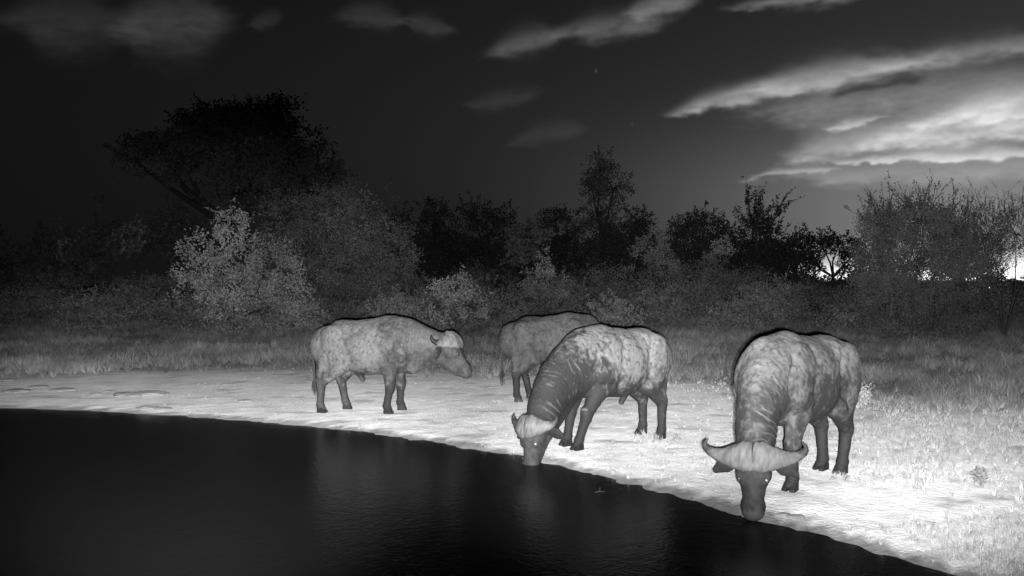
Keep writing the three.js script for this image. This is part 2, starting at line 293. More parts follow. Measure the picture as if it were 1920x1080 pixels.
  for (const [kind, hx, hz] of o.hooves) {
    const s = Math.sign(hz), gy = groundY(hx, hz), hoof = V(hx, gy, hz);
    if (kind === 'front') {
      const sh = V(1.30, 0.98, s * 0.24), el = V(1.22 + 0.25 * (hx - 1.25), 0.78, s * 0.22), fet = hoof.clone().add(V(-0.02, 0.125, 0));
      const kn = el.clone().lerp(fet, 0.52).add(V(0.035, 0, 0));
      cap(sh, el, 0.165, 0.145, 0.8, 0.03); cap(el, kn, 0.135, 0.078, 0.88, 0.05); cap(kn.clone().add(V(0.01, 0.03, 0)), kn.clone().add(V(0.005, -0.04, 0)), 0.078, 0.072, 1, 0.03);
      cap(kn, fet, 0.07, 0.058, 0.95, 0.03); cap(fet, fet.clone().add(V(0.0, -0.01, 0)), 0.062, 0.06, 1, 0.03); cap(fet, hoof.clone().add(V(0.02, 0.065, 0)), 0.055, 0.056, 1.05, 0.02);
    } else {
      const hip = V(0.24, 1.05, s * 0.18), st = V(0.40 + 0.35 * (hx - 0.12), 0.80, s * 0.215), fet = hoof.clone().add(V(-0.02, 0.125, 0));
      const hk = V(lerp(st.x, hx, 0.62) - 0.13 - 0.05 * (hx - 0.12), 0.49, lerp(s * 0.21, hz, 0.6));
      cap(hip, st, 0.22, 0.165, 0.75, 0.035); cap(st, hk, 0.16, 0.076, 0.8, 0.06); cap(V(hip.x - 0.09, 0.95, s * 0.17), hk.clone().add(V(-0.005, 0.05, 0)), 0.15, 0.055, 0.8, 0.06);
      cap(hk.clone().add(V(-0.03, 0.04, 0)), hk, 0.056, 0.072, 0.9, 0.03); cap(hk, fet, 0.07, 0.057, 0.95, 0.03); cap(fet, fet.clone().add(V(0, -0.01, 0)), 0.063, 0.06, 1, 0.03); cap(fet, hoof.clone().add(V(0.02, 0.065, 0)), 0.055, 0.057, 1.05, 0.02);
    }
    legs.push([hoof, kind]);
  }
  if (o.sheath) cap(V(0.62, 0.66, 0), V(0.70, 0.52, 0), 0.06, 0.032, 1, 0.05);
  if (o.scrotum) cap(V(0.16, 0.86, 0), V(0.14, 0.68, 0), 0.06, 0.075, 1, 0.04);
  const holes = []; for (const s of [-1, 1]) { holes.push([Hd(0.595, 0.02, s * 0.062), 0.022]); }
  const seed = o.seed;
  // skin: folds across the neck, ribs, and an uneven hide
  const foldAt = (x, y, z) => {
    let best = 1e9, bt = 0; for (let i = 0; i < nl; i++) { const A = np[i], B2 = np[i + 1], dx = B2.x - A.x, dy = B2.y - A.y, dz = B2.z - A.z, t = ((x - A.x) * dx + (y - A.y) * dy + (z - A.z) * dz) / (dx * dx + dy * dy + dz * dz), c = clamp(t), e = (x - A.x - dx * c) ** 2 + (y - A.y - dy * c) ** 2 + (z - A.z - dz * c) ** 2; if (e < best) { best = e; bt = i + c; } }
    const m = sstep(1.2, 2.6, bt) * sstep(6.0, 5.2, bt); if (m <= 0 || best > 0.3) return 0;
    const w = bt * 2.6 + 1.9 * fbm(x * 2.2 + seed, y * 2.2, z * 2.2, 3), k = Math.pow(0.5 + 0.5 * Math.cos(w * Math.PI * 2), 6);
    return m * k * sstep(-0.02, 0.26, fbm(x * 3.4 + 7 + seed, y * 3.4, z * 3.4, 3)) * (0.4 + 0.6 * (0.5 + 0.5 * Math.cos(w * 2.1)));
  };
  const creases = [[[1.00, 1.42], [1.05, 1.12], [1.10, 0.84], 0.020, 0.045], [[1.40, 1.34], [1.52, 1.06], [1.46, 0.88], 0.020, 0.032], [[0.47, 1.34], [0.53, 1.02], [0.46, 0.80], 0.024, 0.055], [[1.10, 0.90], [1.22, 0.80], [1.36, 0.86], 0.016, 0.03], [[0.56, 1.36], [0.62, 1.33], [0.68, 1.35], 0.02, 0.075], [[0.12, 1.30], [0.10, 1.05], [0.16, 0.80], 0.012, 0.035]];
  const creased = (x, y, z) => {                                    // hollows along the shoulder, flank and thigh
    if (x < 0 || x > 1.7 || y < 0.7 || Math.abs(z) < 0.14) return 0; let d = 0; const sh = 0.55 + 0.9 * clamp(0.5 + fbm(x * 3 + seed, y * 3, z * 3 + 4, 2)); x += 0.16 * fbm(y * 2.6 + seed * 2, z * 1.5, 0.7, 2); y += 0.06 * N3(x * 4, seed, z * 2);
    for (const [A, B2, C, dep, wd] of creases) for (const [p, q] of [[A, B2], [B2, C]]) { const dx = q[0] - p[0], dy = q[1] - p[1], t = clamp(((x - p[0]) * dx + (y - p[1]) * dy) / (dx * dx + dy * dy)), e = Math.hypot(x - p[0] - dx * t, y - p[1] - dy * t); if (e < wd * 2.5) d = Math.max(d, dep * Math.exp(-(e * e) / (wd * wd))); }
    return d * sh * sstep(0.14, 0.24, Math.abs(z));
  };
  const relief = (x, y, z, fold) => {
    let d = -creased(x, y, z) + 0.009 * fold + 0.006 * fbm(x * 5 + seed, y * 5, z * 5, 3) + 0.003 * N3(x * 24, y * 24, z * 24);
    if (x > 0.55 && x < 1.1 && y > 0.75 && y < 1.3) d += (o.ribs ?? 0) * Math.sin(x * 55 + y * 9 + 2.5 * N3(x * 4, y * 4, z * 4)) * sstep(0.55, 0.7, x) * sstep(1.1, 1.0, x) * sstep(0.75, 0.85, y) * sstep(1.3, 1.15, y);
    return d;
  };
  const zs = [0.55, Math.abs(O.z) + 0.5, Math.abs(o.muzzle[2]) + 0.4], zm = Math.max(...zs), xm = Math.max(o.muzzle[0] + 0.3, O.x + 0.45);
  const geo = surfaceNets(prims, holes, [-0.25, -0.2, -zm], [xm, 1.75, zm], o.cell);
  const P = geo.attributes.position, NR = geo.attributes.normal, col = new Float32Array(P.count * 3);
  for (let i = 0; i < P.count; i++) {
    const x = P.getX(i), y = P.getY(i), z = P.getZ(i);
    const n1 = fbm(x * 1.5 + seed * 3.1, y * 1.2, z * 1.5 + seed, 3), wx = x + 0.05 * N3(x * 6, y * 6, z * 6 + seed), wy = y + 0.05 * N3(x * 6 + 9, y * 6, z * 6);
    const n2 = fbm(wx * 8 + seed, wy * 5.5, z * 8, 4), n4 = fbm(wx * 21 + seed * 2, wy * 15, z * 21, 3), n3 = N3(x * 48, y * 30, z * 48);
    const zone = o.mud(x, y, z, n1, n2), fold = foldAt(x, y, z), hx2 = (x - O.x) * a.x + (y - O.y) * a.y + (z - O.z) * a.z;
    const film = sstep(-0.34, 0.34, n1 * 0.6 + n2 * 0.35 + zone), crust = sstep(0.02, 0.12, n4 * 0.8 + n2 * 0.5 + 0.45 * zone);   // dried mud: a thin film, and a broken crust on top of it
    let v = lerp(o.tone[0], o.tone[1], (1 - o.crust) * film + o.crust * crust) * (1 + 0.30 * n4 + 0.30 * n3);
    if (n4 < -0.22 && zone > 0) v *= 0.7;                           // flaked and scuffed spots
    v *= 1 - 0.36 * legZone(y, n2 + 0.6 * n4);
    v = lerp(v, o.tone[1] * 1.2, 0.8 * fold);
    const face = (x - O.x) * u.x + (y - O.y) * u.y + (z - O.z) * u.z, side = Math.abs((x - O.x) * l.x + (y - O.y) * l.y + (z - O.z) * l.z);
    if (hx2 > 0.14 && x > 1.9 && side < 0.2) { v = lerp(v, lerp(o.tone[0], o.tone[1], 0.45) * (0.8 + 0.7 * n4), 0.75); if (hx2 > 0.46) v = lerp(v, o.tone[1] * 1.15, (o.nose ?? 0.55) * sstep(0.50 * hs, 0.57 * hs, hx2 + 0.06 * n4)); for (const [h] of holes) if (Math.hypot(x - h.x, y - h.y, z - h.z) < 0.03) v = 0.006; }
    col[i * 3] = col[i * 3 + 1] = col[i * 3 + 2] = clamp(v, 0.006, 0.5);
    const dd = relief(x, y, z, fold) * sstep(0.02, 0.2, y); P.setXYZ(i, x + NR.getX(i) * dd, y + NR.getY(i) * dd, z + NR.getZ(i) * dd);
  }
  geo.computeVertexNormals();
  geo.setAttribute('color', new THREE.BufferAttribute(col, 3)); geo.translate(-OX, 0, 0);
  const add = (g, m, name, parent = root) => { const e = shade(new THREE.Mesh(g, m)); e.name = name; parent.add(e); return e; };
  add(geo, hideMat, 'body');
  // horns: broad bosses meeting on the forehead, sweeping out and down, tips hooked up and in
  const HS = o.hornSpan ?? 1, hl = o.hornLift ?? 0;
  for (const s of [-1, 1]) {
    const pts = [[0.08, 0.112, 0.0], [0.085, 0.112, 0.085], [0.08, 0.082, 0.19], [0.062, 0.035, 0.30], [0.03, 0.005, 0.39], [-0.015, -0.002, 0.45], [-0.05, 0.005, 0.462], [-0.088, 0.025, 0.43]].map(([x, y, z]) => Hd(x - hl * z, y, s * z * HS).sub(V(OX, 0, 0)));
    const boss = o.boss ?? 0.24;
    add(sweep(pts, [[0.128, 0.066], [0.142, 0.076], [0.104, 0.06], [0.064, 0.046], [0.044, 0.038], [0.034, 0.03], [0.024, 0.022], [0.005, 0.005]].map(([w, h]) => [w * hs, h * hs]), a, (t, p) => { const n = fbm(p.x * 14, p.y * 14, p.z * 14, 3), dark = sstep(0.52, 0.66, t + 0.2 * n); return lerp(boss * (1 + 0.9 * n + 0.5 * N3(p.x * 55, p.y * 55, p.z * 55)), 0.006 * (1 + n), dark); }, 16), hornMat, 'horn');
    const e = add(new THREE.SphereGeometry(0.022, 14, 10), eyeMat, 'eye'); e.position.copy(Hd(0.268, 0.048, s * 0.106).sub(V(OX, 0, 0)));
  }
  for (const [h, kind] of legs) { const e = add(hoofGeo, hoofMat, 'hoof'); e.position.set(h.x - OX, h.y - 0.006, h.z); e.rotation.y = h.z > 0 ? -0.1 : 0.1; }
  // tail with its tassel of hair
  const tz = o.tailSwing ?? 0, tp = [V(0.03, 1.38, 0), V(-0.10, 1.30, 0.02), V(-0.15, 1.05, 0.03 + tz * 0.3), V(-0.13, 0.75, 0.02 + tz * 0.7), V(-0.12, 0.56, tz)].map((p) => p.sub(V(OX, 0, 0)));
  const tail = add(sweep(tp, [[0.045, 0.04], [0.038, 0.034], [0.027, 0.025], [0.02, 0.02], [0.017, 0.017]], V(0, 0, 1), () => o.tone[0], 10), hideMat, 'tail');
  const R = rng(90 + seed * 7), strands = []; const te = tp[4];
  for (let i = 0; i < 46; i++) { const q = R() * 6.28, r = 0.015 + R() * 0.035, L2 = 0.16 + R() * 0.16; strands.push(sweep([te.clone().add(V(0, 0.06 * R(), 0)), te.clone().add(V(Math.cos(q) * r, -L2 * 0.5, Math.sin(q) * r)), te.clone().add(V(Math.cos(q) * r * 0.7, -L2, Math.sin(q) * r * 0.7))], [[0.004, 0.004], [0.004, 0.004], [0.001, 0.001]], V(0, 0, 1), () => 1, 3)); }
  add(mergeGeometries(strands), hairMat, 'tassel', tail);
  tag(root, o.label, 'buffalo', 'buffaloes at the water hole');
  console.log(o.label, P.count);
  return root;
}
const legZone = (y, n2) => sstep(0.72, 0.38, y + 0.42 * n2);      // lower legs darker towards the hooves, edge broken up with noise
buffalo({                                                          // standing alert on the bank
  seed: 1, crust: 0.12, ribs: 0.003, at: [-2.50, -14.85], heading: 5, cell: 0.0105, tone: [0.0095, 0.033], nose: 0.1, headScale: 1.24, neckGirth: 1.14,
  poll: [2.08, 1.20, 0.06], muzzle: [2.50, 0.72, 0.14], headTurn: -0.12, neck: [1.72, 1.12, 0], sheath: true, scrotum: true, tailSwing: 0.02, hornSpan: 0.9, boss: 0.05,
  hooves: [['hind', 0.05, 0.2], ['hind', 0.35, -0.26], ['front', 1.17, 0.2], ['front', 1.31, -0.2]],
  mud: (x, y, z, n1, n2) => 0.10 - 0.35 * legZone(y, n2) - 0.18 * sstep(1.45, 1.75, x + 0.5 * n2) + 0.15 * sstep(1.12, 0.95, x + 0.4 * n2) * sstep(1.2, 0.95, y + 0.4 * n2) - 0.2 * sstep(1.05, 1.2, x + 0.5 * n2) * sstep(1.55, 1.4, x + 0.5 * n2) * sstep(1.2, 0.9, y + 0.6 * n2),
  label: 'buffalo standing side-on with raised head, all four legs on dry bank',
});
buffalo({                                                          // grazing behind the drinking one
  seed: 2, crust: 0.1, at: [0.64, -16.3], heading: -6, cell: 0.012, tone: [0.011, 0.025], girth: 1.0,
  poll: [2.12, 0.72, 0.0], muzzle: [2.36, 0.16, 0.02], neck: [1.75, 1.02, 0], tailSwing: -0.03, boss: 0.04,
  hooves: [['hind', 0.14, 0.2], ['hind', 0.42, -0.24], ['front', 1.22, 0.2], ['front', 1.40, -0.2]],
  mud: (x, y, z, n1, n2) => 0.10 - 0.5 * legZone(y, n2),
  label: 'plain grey buffalo partly hidden behind the mud-mottled drinking one',
});
buffalo({                                                          // drinking, body at an angle, mottled with dry mud
  seed: 3, crust: 0.3, neckGirth: 1.05, at: [1.50, -12.15], heading: 143, cell: 0.0095, tone: [0.0065, 0.036], girth: 1.06, headScale: 1.06,
  poll: [2.43, 0.46, -0.26], muzzle: [2.62, -0.14, -0.36], headTurn: 0.15, neck: [2.04, 1.06, -0.10], sheath: true, scrotum: true, hornSpan: 0.72, boss: 0.036,
  hooves: [['hind', 0.10, 0.2], ['hind', 0.16, -0.22], ['front', 1.54, 0.17], ['front', 1.62, -0.15]],
  mud: (x, y, z, n1, n2) => 0.16 - 0.44 * sstep(1.42, 1.68, x - 0.7 * n2) + 0.25 * sstep(0.95, 1.25, y) - 0.4 * sstep(0.95, 0.75, y + 0.3 * n2) - 0.35 * sstep(1.12, 1.26, x - 0.3 * n2) * sstep(1.2, 1.04, y - 0.5 * n2),
  label: 'mud-mottled buffalo drinking, its muzzle in the water beside the grazing one',
});
buffalo({                                                          // drinking, facing the lamp
  seed: 4, crust: 0.26, at: [3.25, -9.80], heading: 140, cell: 0.0085, tone: [0.0048, 0.026], girth: 1.0, scale: 1.03, headScale: 1.04,
  poll: [2.27, 0.56, -0.44], muzzle: [2.53, -0.07, -0.60], headTurn: 0.5, neck: [1.90, 1.12, -0.18], tailSwing: 0.0, boss: 0.031, hornSpan: 0.94, neckGirth: 1.0,
  hooves: [['hind', 0.12, 0.15], ['hind', 0.16, -0.11], ['front', 1.42, 0.16], ['front', 1.28, -0.20]],
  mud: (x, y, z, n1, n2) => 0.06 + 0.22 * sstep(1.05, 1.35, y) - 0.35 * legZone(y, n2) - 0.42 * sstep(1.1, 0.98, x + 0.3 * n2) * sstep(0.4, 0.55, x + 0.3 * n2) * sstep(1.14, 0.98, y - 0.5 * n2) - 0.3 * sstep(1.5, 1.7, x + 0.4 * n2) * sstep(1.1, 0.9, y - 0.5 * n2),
  label: 'wide-horned buffalo drinking face-on with its forehead boss lowered to the pond',
});
console.log('buffaloes done');
// ------------------------------------------------------------------ trees and shrubs
class Tris {                                                     // collects triangles with a grey tone per corner
  constructor() { this.p = []; this.c = []; this.i = []; }
  vert(x, y, z, v) { this.p.push(x, y, z); this.c.push(v, v, v); return this.p.length / 3 - 1; }
  tube(pts, radii, sides, tone) {
    let prev = null; const T = V(), S = V(), U = V();
    for (let k = 0; k < pts.length; k++) {
      T.copy(pts[Math.min(k + 1, pts.length - 1)]).sub(pts[Math.max(k - 1, 0)]).normalize(); S.set(Math.abs(T.x) > 0.8 ? 0 : 1, 0, Math.abs(T.x) > 0.8 ? 1 : 0); S.addScaledVector(T, -S.dot(T)).normalize(); U.crossVectors(T, S);
      const ring = []; for (let s = 0; s < sides; s++) { const q = s / sides * 6.2832, c = Math.cos(q) * radii[k], d = Math.sin(q) * radii[k]; ring.push(this.vert(pts[k].x + S.x * c + U.x * d, pts[k].y + S.y * c + U.y * d, pts[k].z + S.z * c + U.z * d, tone)); }
      if (prev) for (let s = 0; s < sides; s++) { const a = prev[s], b = prev[(s + 1) % sides], c = ring[s], d = ring[(s + 1) % sides]; this.i.push(a, b, c, b, d, c); }
      prev = ring;
    }
  }
  leaf(x, y, z, L, W, R, tone) {
    const a = R() * 6.2832, b = Math.acos(2 * R() - 1), dx = Math.sin(b) * Math.cos(a), dy = Math.cos(b), dz = Math.sin(b) * Math.sin(a);
    let sx = R() - 0.5, sy = R() - 0.5, sz = R() - 0.5; const d = sx * dx + sy * dy + sz * dz; sx -= d * dx; sy -= d * dy; sz -= d * dz; const l = Math.hypot(sx, sy, sz) || 1; sx *= W / l; sy *= W / l; sz *= W / l;
    const k = this.vert(x, y, z, tone); this.vert(x + dx * L * 0.5 + sx, y + dy * L * 0.5 + sy, z + dz * L * 0.5 + sz, tone); this.vert(x + dx * L, y + dy * L, z + dz * L, tone); this.vert(x + dx * L * 0.5 - sx, y + dy * L * 0.5 - sy, z + dz * L * 0.5 - sz, tone);
    this.i.push(k, k + 1, k + 2, k, k + 2, k + 3);
  }
  mesh(name, m, parent) {
    const g = new THREE.BufferGeometry(); g.setAttribute('position', new THREE.Float32BufferAttribute(this.p, 3)); g.setAttribute('color', new THREE.Float32BufferAttribute(this.c, 3)); g.setIndex(this.i); g.computeVertexNormals();
    const o = shade(new THREE.Mesh(g, m)); o.name = name; parent.add(o); return o;
  }
}
const leafMat = new THREE.MeshPhysicalMaterial({ vertexColors: true, roughness: 1, specularIntensity: 0.2, side: THREE.DoubleSide });
const barkMat = new THREE.MeshPhysicalMaterial({ vertexColors: true, roughness: 1, specularIntensity: 0.2 });
let plantSeed = 100, leafTotal = 0;
// d: distance in metres; foot: where the stem meets the ground in the photograph's columns; lobes: [column, row, half width, half height] of each leafy mass
function plant({ name, label, category, group, d, foot, lobes, leaf, cover = 1.5, tone = 0.04, bark = 0.03, stem = 0.06, single = false, clumps = 26, spread = 0.17, ragged = 0.25, sprays = 0, sprayLength = 0.5 }) {
  const R = rng(plantSeed++), base = V((foot - 960) / F * d, 0, -d); base.y = heightAt(base.x, base.z) - 0.03;
  const root = new THREE.Group(); root.name = numbered(name); scene.add(root); root.position.copy(base);
  const wood = new Tris(), crown = new Tris(), m = d / F;
  const fork = V(0, single ? (H + (HORIZON - lobes[0][1]) * m) * 0.45 : 0.1, 0);
  if (single) wood.tube([V(0, 0, 0), V((R() - 0.5) * stem * 3, fork.y * 0.5, (R() - 0.5) * stem * 3), fork], [stem * 1.5, stem * 1.1, stem], 8, bark);
  for (const [px, py, rx, ry, tn] of lobes) {
    const c = atDepth(px, py, d + (R() - 0.5) * rx * m * 0.8).sub(base), X = rx * m, Y = ry * m, Z = (X + Y) / 2, lt = tone * (tn ?? 1);
    const mid = fork.clone().lerp(c, 0.5).add(V((R() - 0.5) * X * 0.5, -0.15 * Y, (R() - 0.5) * X * 0.5));
    wood.tube([fork, mid, c], [stem * 0.75, stem * 0.5, stem * 0.28], 6, bark);
    const area = Math.PI * rx * ry * 0.2844, n = Math.round(area * cover * (2.2 / Math.pow(leaf / m * 0.533, 1.6)) * 1.6), per = Math.max(6, Math.round(n / clumps));
    for (let k = 0; k < clumps; k++) {
      const q = R() * 6.2832, b = Math.acos(2 * R() - 1), rr = (0.35 + 0.65 * Math.sqrt(R())) * (1 + ragged * (R() - 0.45));
      const cx = c.x + Math.sin(b) * Math.cos(q) * X * rr, cy = c.y + Math.cos(b) * Y * rr, cz = c.z + Math.sin(b) * Math.sin(q) * Z * rr;
      const tip = V(cx, Math.max(cy, 0.1), cz); wood.tube([c, c.clone().lerp(tip, 0.5).add(V((R() - 0.5) * X * 0.2, (R() - 0.3) * Y * 0.2, 0)), tip], [stem * 0.25, stem * 0.16, stem * 0.06], 3, bark);
      const t = lt * (0.62 + 0.75 * R()), sg = spread * (0.7 + 0.7 * R());
      for (let i = 0; i < per; i++) {
        const g1 = (R() + R() + R() - 1.5) * 1.5, g2 = (R() + R() + R() - 1.5) * 1.5, g3 = (R() + R() + R() - 1.5) * 1.5, y = cy + g2 * sg * Y * 1.1;
        if (y + base.y < 0.05) continue;
        crown.leaf(cx + g1 * sg * X * 1.1, y, cz + g3 * sg * Z, leaf * (0.6 + 0.8 * R()), leaf * 0.26, R, t * (0.75 + 0.5 * R()));
      }
    }
    for (let k = 0; k < sprays; k++) {                           // bare or half bare shoots standing out of the crown
      const q = R() * 6.2832, up = 0.35 + R() * 0.65, s0 = V(c.x + Math.cos(q) * X * 0.75 * R(), c.y + Y * (0.2 + 0.5 * R()), c.z + Math.sin(q) * Z * 0.7 * R()), L = sprayLength * (0.5 + R());
      const dir = V(Math.cos(q) * (1 - up) * 1.4 + (R() - 0.5) * 0.3, up, Math.sin(q) * (1 - up)).normalize(), s1 = s0.clone().addScaledVector(dir, L * 0.55).add(V((R() - 0.5) * 0.1 * L, 0, 0)), s2 = s1.clone().addScaledVector(dir, L * 0.5).add(V((R() - 0.5) * 0.25 * L, 0, 0));
      wood.tube([s0, s1, s2], [stem * 0.16, stem * 0.1, stem * 0.04], 3, bark);
      for (let j = 0; j < 3; j++) { const o = s0.clone().lerp(s2, 0.3 + 0.6 * R()), e = o.clone().addScaledVector(dir, L * 0.22).add(V((R() - 0.5) * L * 0.4, L * 0.08, (R() - 0.5) * L * 0.4)); wood.tube([o, e], [stem * 0.08, stem * 0.03], 3, bark); for (let i = 0; i < 7; i++) { const f = R(); crown.leaf(lerp(o.x, e.x, f), lerp(o.y, e.y, f), lerp(o.z, e.z, f), leaf * (0.5 + 0.6 * R()), leaf * 0.22, R, lt * (0.7 + 0.5 * R())); } }
    }
  }
  wood.mesh(single ? 'trunk' : 'stems', barkMat, root); crown.mesh('crown', leafMat, root).userData.kind = 'stuff'; leafTotal += crown.i.length / 3 + wood.i.length / 3;
  return tag(root, label, category, group);
}
// the great dark tree
plant({ name: 'broad_tree', label: 'broad spreading dark tree towering over the other trees', category: 'tree', d: 65, foot: 425, single: true, stem: 0.42, leaf: 0.32, cover: 2.3, tone: 0.036, bark: 0.012, clumps: 44, spread: 0.19, ragged: 0.6, sprays: 3, sprayLength: 0.9,
  lobes: [[440, 225, 95, 42], [510, 235, 70, 48], [390, 245, 60, 40], [300, 275, 62, 30], [250, 300, 30, 32, 1.5], [345, 305, 60, 40], [440, 300, 90, 50], [540, 300, 75, 45], [600, 325, 45, 30], [470, 360, 80, 40], [560, 350, 55, 30]] });
// pale leafy bush and the bigger bush next to it
plant({ name: 'leafy_bush', label: 'pale leafy bush in front of the broad dark tree', category: 'bush', d: 36, foot: 440, stem: 0.06, leaf: 0.12, cover: 1.5, tone: 0.088, bark: 0.016, clumps: 60, spread: 0.14, ragged: 0.6, sprays: 6, sprayLength: 0.5,
  lobes: [[375, 500, 55, 62, 1.05], [435, 440, 36, 50, 1.35], [440, 540, 62, 60], [505, 500, 60, 60, 0.85], [545, 550, 45, 45, 0.9], [470, 585, 90, 34, 0.7]] });
plant({ name: 'tall_bush', label: 'tall rounded grey bush beside the pale leafy bush', category: 'bush', d: 42, foot: 640, stem: 0.08, leaf: 0.13, cover: 1.5, tone: 0.048, bark: 0.012, clumps: 60, spread: 0.15, ragged: 0.6, sprays: 8, sprayLength: 0.8,
  lobes: [[620, 395, 62, 55, 1.1], [530, 410, 55, 60, 0.9], [680, 430, 60, 60], [590, 470, 75, 55, 0.8], [740, 470, 55, 55, 0.75], [670, 510, 90, 45, 0.6], [640, 560, 110, 45, 0.55], [760, 545, 60, 45, 0.6]] });
// the thorny tree at the edge of the grass, its bent stem showing
{
  const t = plant({ name: 'thorn_tree', label: 'small many-stemmed thorn tree with a bent grey stem and bare shoots on top', category: 'tree', d: 31, foot: 1700, stem: 0.075, leaf: 0.085, cover: 3.4, tone: 0.029, bark: 0.012, clumps: 60, spread: 0.16, ragged: 0.55, sprays: 26, sprayLength: 0.85,
    lobes: [[1655, 430, 45, 40], [1725, 415, 55, 42], [1790, 440, 48, 45, 0.9], [1650, 500, 50, 50], [1720, 500, 65, 60, 0.9], [1800, 510, 52, 50, 0.85], [1660, 575, 42, 45, 0.9], [1745, 585, 55, 45, 0.7], [1815, 580, 42, 45, 0.7], [1680, 610, 55, 36, 1], [1785, 612, 62, 34, 0.9], [1725, 632, 80, 20, 0.9], [1630, 545, 26, 50, 0.9]] });
  const w = new Tris(), P = (x, y) => atDepth(x, y, 31.0).sub(t.position);
  w.tube([V(P(1702, 640).x, 0, 0.0), P(1702, 600), P(1698, 555), P(1694, 520), P(1700, 498), P(1716, 488), P(1735, 490)], [0.09, 0.085, 0.08, 0.075, 0.07, 0.06, 0.03], 8, 0.028);
  w.tube([V(P(1668, 640).x, 0, 0.0), P(1668, 600), P(1674, 560), P(1668, 530)], [0.07, 0.06, 0.05, 0.02], 8, 0.025);
  w.tube([P(1700, 540), P(1718, 515), P(1722, 470)], [0.07, 0.05, 0.02], 6, 0.025);
  w.mesh('bent_stem', barkMat, t);
}
plant({ name: 'bare_shrub', label: 'sparse half-bare shrub of upright twigs against the bright horizon', category: 'shrub', d: 33, foot: 1885, stem: 0.05, leaf: 0.07, cover: 0.5, tone: 0.034, bark: 0.014, clumps: 26, spread: 0.2, ragged: 0.6, sprays: 46, sprayLength: 1.1,
  lobes: [[1850, 440, 40, 38], [1905, 440, 40, 40], [1860, 495, 35, 40], [1950, 470, 35, 55], [1835, 540, 35, 35], [1832, 505, 42, 34, 0.9], [1862, 528, 34, 22, 0.9], [1850, 480, 40, 30]] });
// far tree line, row by row
const far = 'dark trees along the horizon';
const farTrees = [
  ['round_tree', 'small round-headed dark tree next to the tall grey bush', 88, 815, [[815, 402, 36, 30], [790, 440, 45, 35], [840, 440, 40, 35]]],
  ['round_tree', 'wide dark tree with a flat top beside the small round-headed one', 88, 905, [[890, 405, 34, 26], [930, 410, 38, 28], [905, 450, 55, 35]]],
  ['round_tree', 'low dome-shaped dusky tree in front of the dark tree line', 60, 985, [[985, 448, 40, 32, 2.2], [985, 480, 48, 25, 2]]],
  ['round_tree', 'dark tree filling the gap beside the slender tall tree', 88, 1050, [[1040, 415, 34, 26], [1062, 440, 45, 38]]],
  ['slender_tree', 'slender tall tree rising above the tree line', 82, 1130, [[1125, 320, 36, 32, 1.6], [1110, 355, 32, 30, 1.6], [1150, 355, 34, 34, 1.6], [1125, 400, 40, 38, 1.4], [1140, 445, 50, 40]]],
  ['round_tree', 'dark crown leaning away from the slender tall tree', 90, 1195, [[1195, 415, 36, 26], [1165, 450, 45, 35], [1205, 445, 30, 25]]],
  ['umbrella_tree', 'dark umbrella-crowned tree standing alone on the skyline', 88, 1310, [[1290, 425, 38, 26], [1325, 420, 40, 26], [1355, 435, 24, 20], [1310, 450, 60, 22], [1290, 485, 45, 28]]],
  ['spiky_tree', 'dark tree with spiky top shoots on the skyline', 84, 1420, [[1410, 420, 26, 24], [1440, 425, 22, 22], [1415, 455, 45, 32], [1430, 495, 50, 30]]],
  ['round_tree', 'dark thorn tree beside the glowing gap', 84, 1490, [[1480, 460, 36, 28], [1505, 470, 36, 32], [1490, 505, 40, 25], [1450, 500, 40, 25]]],
  ['round_tree', 'dark open-branched tree with bright sky showing through its stems', 84, 1562, [[1540, 458, 32, 20], [1575, 455, 34, 22], [1598, 480, 22, 30], [1520, 485, 18, 26], [1534, 496, 12, 16], [1584, 500, 14, 16]]],
  ['round_tree', 'dark tree nearest the foot of the broad dark tree', 60, 330, [[330, 420, 45, 35], [300, 455, 50, 40], [360, 440, 35, 30]]],
  ['round_tree', 'dark round tree with one paler clump, second from the broad dark tree', 55, 205, [[205, 440, 32, 24], [240, 450, 30, 30, 2.2], [180, 480, 50, 35]]],
  ['round_tree', 'dark low tree with a small pale clump near the far end of the tree line', 55, 95, [[95, 465, 50, 32], [60, 510, 60, 45], [140, 500, 45, 40], [122, 472, 18, 16, 3]]],
  ['round_tree', 'black tree at the far end of the tree line, hardly lit', 52, 5, [[5, 500, 55, 45], [-20, 540, 60, 40]]],
  ['round_tree', 'dark tree just behind the tall grey bush', 75, 755, [[750, 430, 40, 35], [770, 470, 40, 35]]],
];
for (const [name, label, d, foot, lobes] of farTrees) plant({ name, label, category: 'tree', group: far, d, foot, single: true, stem: 0.16, leaf: 0.3, cover: name === 'slender_tree' ? 1.0 : 1.5, tone: 0.02, bark: 0.012, clumps: 26, spread: 0.18, ragged: 0.4, sprays: name === 'spiky_tree' ? 18 : 3, sprayLength: name === 'spiky_tree' ? 2.4 : 1.2, lobes });
